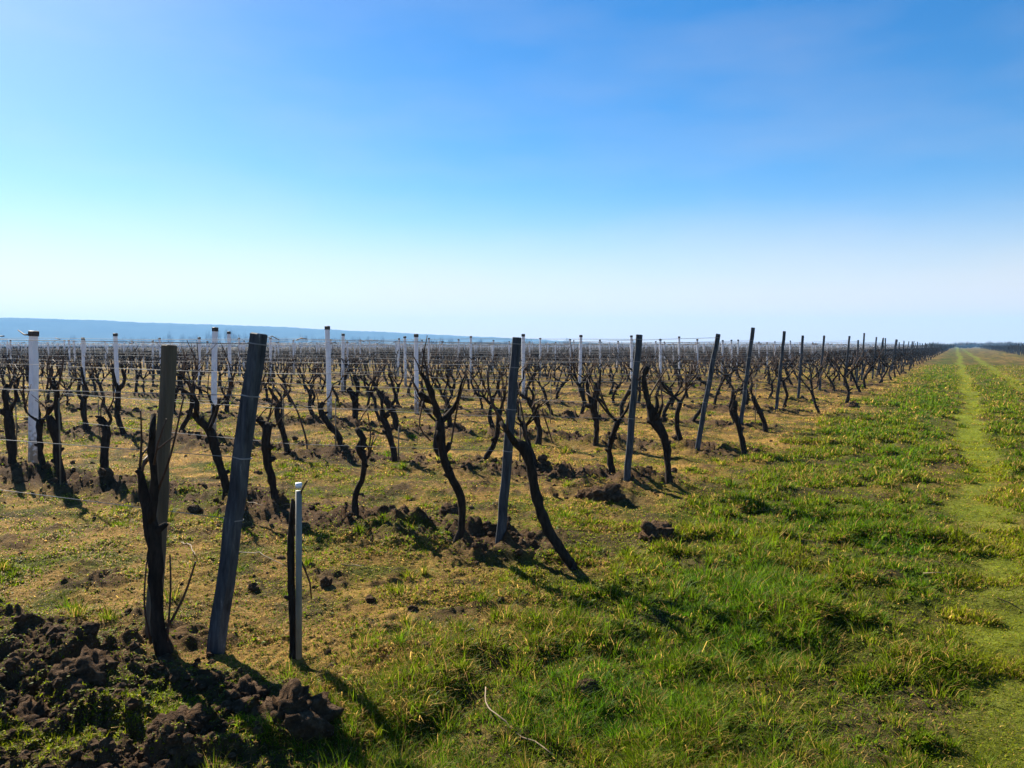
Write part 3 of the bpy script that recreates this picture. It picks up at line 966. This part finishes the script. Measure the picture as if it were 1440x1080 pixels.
tag(link('right_field_vines', mk_mesh('right_field_vines', *scatter([p[2] for p in VP], rv), M_BARK, True)),
    'dark far vines of the field on the right side of the path', 'vines', kind='stuff')


# ------------------------------------------------------------------ far trees and bushes
def twig_cloud(cx, cy, w, h, n, rnd, z0=0.0, thick=.03):
    """bare tree: trunk, limbs and many thin twigs"""
    parts = [tube([(cx, cy, z0 - .3), (cx + rnd.uniform(-.05, .05) * w, cy, z0 + h * .45)], [thick * 3.2, thick * 2], 4)]
    for _ in range(n):
        a = rnd.uniform(0, 2 * math.pi); e = rnd.uniform(.25, 1.0)
        s = np.array([cx, cy, z0 + h * rnd.uniform(.05, .45)])
        rad = w * .5 * math.sqrt(rnd.random())
        tip = np.array([cx + math.cos(a) * rad, cy + math.sin(a) * rad, z0 + h * (.25 + .75 * e * (1 - .5 * (rad / (w * .5)) ** 2))])
        m = (s + tip) / 2 + np.array([math.cos(a) * w * .06, math.sin(a) * w * .06, -h * .04])
        parts.append(tube([s, m, tip], [thick, thick * .8, thick * .35], 3))
    return join(parts)


rnd = random.Random(5)
for px, py, w, h, D, lab in [(1317, 488, 9, 3.2, 300, 'low round dark bush where the vine rows meet the horizon'),
                             (1336, 487, 5, 2.6, 330, 'small dark bush just left of the path vanishing point'),
                             (1304, 488, 6, 2.2, 280, 'low spreading bush left of the round one on the horizon')]:
    d = ray(px, py); x, y = d[0] / d[1] * D, D
    o = link('bush', mk_mesh('bush', *twig_cloud(0, 0, w, h, 420, rnd, 0, .06), M_BUSH, True))
    o.location = (x, y, hz(x, y))
    tag(o, lab, 'bush', 'bushes at the horizon')
wood = []
for i in range(70):
    px = rnd.uniform(1345, 1500); D = rnd.uniform(560, 760)
    x = (px - 720) / F * D
    wood.append(twig_cloud(x, D, rnd.uniform(7, 13), rnd.uniform(3.2, 6), 90, rnd, hz(x, D), .16))
tag(link('distant_wood', mk_mesh('distant_wood', *join(wood), M_WOOD_FAR, True)), 'low dark line of woodland on the horizon right of the path', 'wood', kind='stuff')
wood = []
for i in range(170):
    px = rnd.gauss(360, 120) if i < 110 else rnd.uniform(-40, 900); D = rnd.uniform(1250, 1600)
    x = (px - 720) / F * D
    h = rnd.uniform(14, 27) * (1 if i < 110 else .7) * (1.35 if 285 < px < 345 else 1)
    wood.append(twig_cloud(x, D, rnd.uniform(9, 20), h, 60, rnd, -.3, .28))
tag(link('hazy_wood', mk_mesh('hazy_wood', *join(wood), M_WOOD_FAR, True)), 'pale blue hazy line of bare trees in front of the hills', 'wood', kind='stuff')


# ------------------------------------------------------------------ clods
def clod_geo(seed, sub=3):
    import bmesh
    bm = bmesh.new()
    bmesh.ops.create_icosphere(bm, subdivisions=sub, radius=1)
    V = np.array([v.co[:] for v in bm.verts]); Fc = np.array([[v.index for v in f.verts] for f in bm.faces])
    bm.free()
    o = seed * 13.7
    W = V * 1.1 + .35 * np.stack([noise3(V * 2 + o, 1), noise3(V * 2 + o, 2), noise3(V * 2 + o, 3)], 1)
    n = np.abs(2 * noise3(W * 1.3 + o, seed) - 1) * .55 + np.abs(2 * noise3(W * 3 + o, seed + 1) - 1) * .42 + np.abs(2 * noise3(W * 7 + o, seed + 2) - 1) * .24 + noise3(W * 16 + o, seed + 3) * .10
    V = V * (.42 + .95 * n + .35 * noise3(V * .9 + o, seed + 5))[:, None]
    V[:, 2] *= .8
    return V, np.hstack([Fc, Fc[:, 2:3]])[:, :3]


CLODS = [(633, 722, 15, 'round dark soil clod at the foot of the tall many-armed vine'), (846, 700, 22, 'dark upright soil clod left of the third end post'),
         (823, 700, 14, 'smaller dark clod touching the upright clod by the third end post'), (410, 1000, 52, 'largest dark soil clod in the foreground below the pale stake'),
         (345, 975, 34, 'mossy soil clod left of the largest clod in the foreground'), (925, 758, 26, 'wide dark clod right of the thick arching vine'),
         (545, 728, 18, 'flat dark clod right of the wavy single-stemmed vine'), (600, 915, 12, 'pale brown lump of soil lying in the grass centre front'),
         (255, 1020, 40, 'crumbled dark soil clod at the lower left front'), (120, 940, 40, 'broad soil clod at the far left front'),
         (1347, 647, 10, 'small dark molehill on the edge of the grassy track'), (1199, 572, 8, 'small dark molehill in the grass before the end posts'),
         (825, 970, 18, 'reddish bare soil lump in the grass at the front right of centre'), (40, 1010, 46, 'dark soil heap in the lower left corner')]
for i, (px, py, pr, lab) in enumerate(CLODS):
    g = ground_hit(px, py)
    s = pr * g[1] / F
    V, Q = clod_geo(i + 3, 4)
    o = link('molehill' if 'molehill' in lab else 'soil_clod', mk_mesh('soil_clod', V * s, Q, M_SOIL, True))
    o.location = tuple(g + np.array([0, 0, s * (-.32 if pr > 30 else .05)])); o.rotation_euler = (0, 0, i * 1.3)
    tag(o, lab, 'molehill' if 'molehill' in lab else 'soil clod')

rnd = random.Random(44)
cg = [clod_geo(60 + i, 2) for i in range(8)]
n = 90000
r_ = np.exp(RNG.uniform(math.log(2.8), math.log(60), n)); a_ = RNG.uniform(-R(40), R(40), n)
X_, Y_ = np.sin(a_) * r_, np.cos(a_) * r_
so, st, tk, lu, tu, hg, stp, frt, fld = zones(X_, Y_)
kp = RNG.random(n) < np.clip(stp * .7 * so + frt * .6 * so + .02 * fld, 0, 1)
X_, Y_, r_ = X_[kp], Y_[kp], r_[kp]
Z_ = height(X_, Y_)
pl = {i: [] for i in range(8)}
for x, y, z, r in zip(X_, Y_, Z_, r_):
    s = rnd.lognormvariate(math.log(.009), .6) * min(2.4, max(1, r / 8))
    pl[rnd.randrange(8)].append(((x, y, z + s * .2), rnd.uniform(0, 6.28), (0, 0), s))
def scatter3(protos, places):
    Vs, Qs, off = [], [], 0
    for i, (V, Q) in enumerate(protos):
        V2, Q2 = scatter([(V, np.hstack([Q, Q[:, 2:3]]))], {0: places[i]})
        Vs.append(V2); Qs.append(Q2[:, :3] + off); off += len(V2)
    return np.vstack(Vs), np.vstack(Qs)
tag(link('soil_crumbs', mk_mesh('soil_crumbs', *scatter3(cg, pl), M_SOIL, False)), 'loose dark crumbs of ploughed soil along the rows', 'soil', kind='stuff')

# ------------------------------------------------------------------ prunings on the ground
PRUNE = [([(683, 975), (690, 1012), (722, 1030), (750, 1052), (778, 1078)], 'long pale crooked pruned cane at the bottom centre'),
         ([(332, 782), (372, 786), (405, 800)], 'pale pruned cane lying between the end post and the stake'),
         ([(1046, 738), (1064, 742), (1080, 752)], 'short pale twig lying in the grass right of centre'),
         ([(340, 710), (380, 712), (412, 714)], 'straight pale cane lying behind the pale stake'),
         ([(255, 765), (268, 772), (275, 790)], 'thin twig right of the foremost trunk'),
         ([(1298, 808), (1320, 812), (1344, 816)], 'pale straw-like twig at the right in the green grass'),
         ([(650, 896), (664, 898), (678, 900)], 'small pale twig lying in the centre foreground'),
         ([(1402, 850), (1420, 855), (1440, 862)], 'dark broken twig at the right edge in the grass'),
         ([(710, 747), (725, 754), (740, 766)], 'pale twig at the foot of the second end post'),
         ([(480, 800), (500, 797), (516, 802)], 'thin pale twig on bare soil left of centre')]
for i, (pl, lab) in enumerate(PRUNE):
    P = [ground_hit(*p) + (0, 0, .028 + .02 * math.sin(j * 2.1 + i)) for j, p in enumerate(pl)]
    g = P[0]
    P, r = resample([p - g for p in P], [.0035] * (len(pl) - 1) + [.002], .05)
    P[1:-1] += np.array([[random.uniform(-.008, .008), random.uniform(-.01, .01), random.uniform(-.008, .012)] for _ in P[1:-1]])
    o = link('pruned_cane', mk_mesh('pruned_cane', *tube(P, r, 6, .1), M_CANE if 'dark' in lab else M_DEADCANE, True))
    o.location = tuple(g)
    tag(o, lab, 'twig', 'pruned canes on the ground')


# ------------------------------------------------------------------ grass
def build_grass(n):
    a = RNG.uniform(-R(39), R(39), n)
    r = np.exp(RNG.uniform(math.log(2.55), math.log(75), n))
    # gather into small clumps
    nc = n // 9
    ca = RNG.uniform(-R(39), R(39), nc); cr = np.exp(RNG.uniform(math.log(2.55), math.log(75), nc))
    pick = RNG.random(n) < .6
    ci = RNG.integers(0, nc, n)
    x = np.where(pick, np.sin(ca[ci]) * cr[ci] + RNG.normal(0, .010, n) * (1 + cr[ci] * .12), np.sin(a) * r)
    y = np.where(pick, np.cos(ca[ci]) * cr[ci] + RNG.normal(0, .010, n) * (1 + cr[ci] * .12), np.cos(a) * r)
    nt = 14000
    ta = RNG.uniform(-R(39), R(39), nt); tr_ = np.exp(RNG.uniform(math.log(2.6), math.log(40), nt))
    tx, ty = np.sin(ta) * tr_, np.cos(ta) * tr_
    tz = zones(tx, ty)
    tk = RNG.random(nt) < np.clip((.06 + .6 * tz[3] + .4 * tz[4]) * (1 - tz[2]) * (1 - .9 * tz[0]) * (1 - .85 * tz[8]) * (1 - .8 * tz[7]), 0, 1)
    tx, ty, tr_ = tx[tk], ty[tk], tr_[tk]
    nt = len(tx); nb = 85
    ts = RNG.lognormal(0, .35, nt) * np.clip(tr_ / 9, 1, 2.0)
    tsp = .030 * ts
    thh = np.repeat(.052 * RNG.lognormal(0, .3, nt), nb); tdry = np.repeat(.55 * RNG.random(nt) ** 1.5, nb); tcol = np.repeat(RNG.random(nt), nb)
    ox, oy = RNG.normal(0, 1, nt * nb), RNG.normal(0, 1, nt * nb)
    n0 = n
    x = np.concatenate([x, np.repeat(tx, nb) + ox * np.repeat(tsp, nb)]); y = np.concatenate([y, np.repeat(ty, nb) + oy * np.repeat(tsp, nb)])
    n = len(x)
    tus = np.arange(n) >= n0
    z0_ = np.zeros(n0)
    tyaw = np.concatenate([z0_, np.arctan2(oy, ox) + RNG.normal(0, .5, nt * nb)]); tout = np.concatenate([z0_, np.hypot(ox, oy)])
    thh = np.concatenate([z0_, thh]); tdry = np.concatenate([z0_, tdry]); tcol = np.concatenate([z0_, tcol])
    soil, straw, track, lush, tuft, hgt, strip, front, field = zones(x, y)
    keep = tus | (RNG.random(n) < np.clip((1 - .93 * soil + .25 * front) * (.22 + .78 * tuft + .35 * track + .45 * field), 0.03, 1))
    x, y, soil, straw, track, lush, tuft, hgt, front, field, tus, tyaw, tout, thh, tdry, tcol = [q[keep] for q in (x, y, soil, straw, track, lush, tuft, hgt, front, field, tus, tyaw, tout, thh, tdry, tcol)]
    n = len(x)
    r = np.hypot(x, y)
    z = height(x, y) - .006
    kind = RNG.random(n)
    is_straw = kind < np.clip(.26 + .60 * straw * (1 - track * .5) - .15 * lush, .04, .85)
    is_straw = np.where(tus, kind < .06 + .5 * tdry, is_straw)
    is_leaf = (~is_straw) & (~tus) & (RNG.random(n) < .36 * (1 - track) * sstep(11, 4, r))
    h = hgt * np.exp(RNG.normal(0, .35, n)) * np.where(is_straw, 1.15, 1) * np.where(is_leaf, .7, 1)
    h = np.where(tus, thh * np.exp(RNG.normal(0, .25, n)), h)
    h = np.clip(h, .012, .26) * (1 + .25 * sstep(10, 50, r))
    w = np.clip(.0011 * r, .0022, .034) * RNG.uniform(.7, 1.3, n) * np.where(tus, .75, 1) * np.where(is_leaf, 2.6, 1) * np.where(is_straw, .8, 1)
    yaw = RNG.uniform(0, 2 * math.pi, n)
    tilt = np.abs(RNG.normal(.55, .3, n)) + np.where(is_straw, .55 + .3 * field, 0) + np.where(is_leaf, .5, 0)
    yaw = np.where(tus, tyaw, yaw)
    tilt = np.where(tus, .1 + .38 * tout + np.abs(RNG.normal(0, .15, n)), tilt)
    tilt = np.clip(tilt, .05, 1.5)
    curl = RNG.uniform(.1, .6, n)
    dx, dy = np.cos(yaw), np.sin(yaw)
    face = yaw + math.pi / 2 + RNG.normal(0, .5, n)
    sx, sy = np.cos(face), np.sin(face)
    t1 = tilt * .6; t2 = np.clip(tilt + curl, 0, 1.75)
    l1, l2 = h * .55, h * .55
    m = np.stack([x + dx * np.sin(t1) * l1, y + dy * np.sin(t1) * l1, z + np.cos(t1) * l1], 1)
    tip = m + np.stack([dx * np.sin(t2) * l2, dy * np.sin(t2) * l2, np.cos(t2) * l2], 1)
    S = np.stack([sx, sy, np.zeros(n)], 1) * (w / 2)[:, None]
    B = np.stack([x, y, z], 1)
    lf = np.where(is_leaf, 1.3, .85)[:, None]; tf = np.where(is_leaf, .5, .12)[:, None]
    V = np.stack([B - S, B + S, m + S * lf, m - S * lf, tip + S * tf, tip - S * tf], 1).reshape(-1, 3)
    base = np.arange(n)[:, None] * 6
    Q = np.concatenate([base + np.array([[0, 1, 2, 3]]), base + np.array([[3, 2, 4, 5]])], 0)
    # colours
    pt = fbm(x * 1.1, y * 1.1, 61, 3)
    g1 = np.array([.125, .18, .004]); g2 = np.array([.055, .17, .006]); yl = np.array([.30, .29, .008]); stc = np.array([.64, .41, .095]); br = np.array([.22, .12, .045])
    c = np.tile(g1, (n, 1))
    c = mixc(c, g2, np.clip(lush * .8 + .3 * (pt - .5), 0, 1) * RNG.uniform(.4, 1, n))
    c = mixc(c, yl, np.clip(track * .9 + .5 * sstep(.5, .7, pt) * (1 - lush), 0, 1) * RNG.uniform(.5, 1, n))
    c = np.where(tus[:, None], mixc(mixc(np.tile(g1, (n, 1)), g2, np.clip(tcol * .5 + lush * .6, 0, 1)), yl, .6 * tdry) * .9, c)
    s_c = mixc(np.tile(stc, (n, 1)), br, RNG.random(n) ** 1.5)
    c = np.where(is_straw[:, None], s_c, c)
    c = c * RNG.uniform(.45, 1.35, n)[:, None]
    C = np.repeat(c, 6, axis=0)
    o = link('grass', mk_mesh('grass', V, Q, M_GRASS, True, C))
    tag(o, 'short patchy meadow grass, green by the path and strawy between the rows', 'grass', kind='stuff')


build_grass(2300000)

# ------------------------------------------------------------------ haze
def build_haze():
    import bmesh
    bm = bmesh.new()
    bmesh.ops.create_cube(bm, size=1)
    me = bpy.data.meshes.new('haze'); bm.to_mesh(me); bm.free()
    m = bpy.data.materials.new('haze_air'); m.use_nodes = True
    nt = m.node_tree; nt.nodes.clear()
    out = nt.nodes.new('ShaderNodeOutputMaterial'); pv = nt.nodes.new('ShaderNodeVolumePrincipled')
    pv.inputs['Color'].default_value = (.28, .58, 1.0, 1)
    pv.inputs['Density'].default_value = HAZE
    pv.inputs['Density Attribute'].default_value = ''
    pv.inputs['Anisotropy'].default_value = .1
    nt.links.new(pv.outputs[0], out.inputs['Volume'])
    try: m.cycles.homogeneous_volume = True
    except Exception: pass
    me.materials.append(m)
    o = link('haze', me)
    o.scale = (6100, 6100, 112); o.location = (0, 0, 112 / 2 - 6)
    tag(o, kind='stuff')


HAZE = .0003
build_haze()
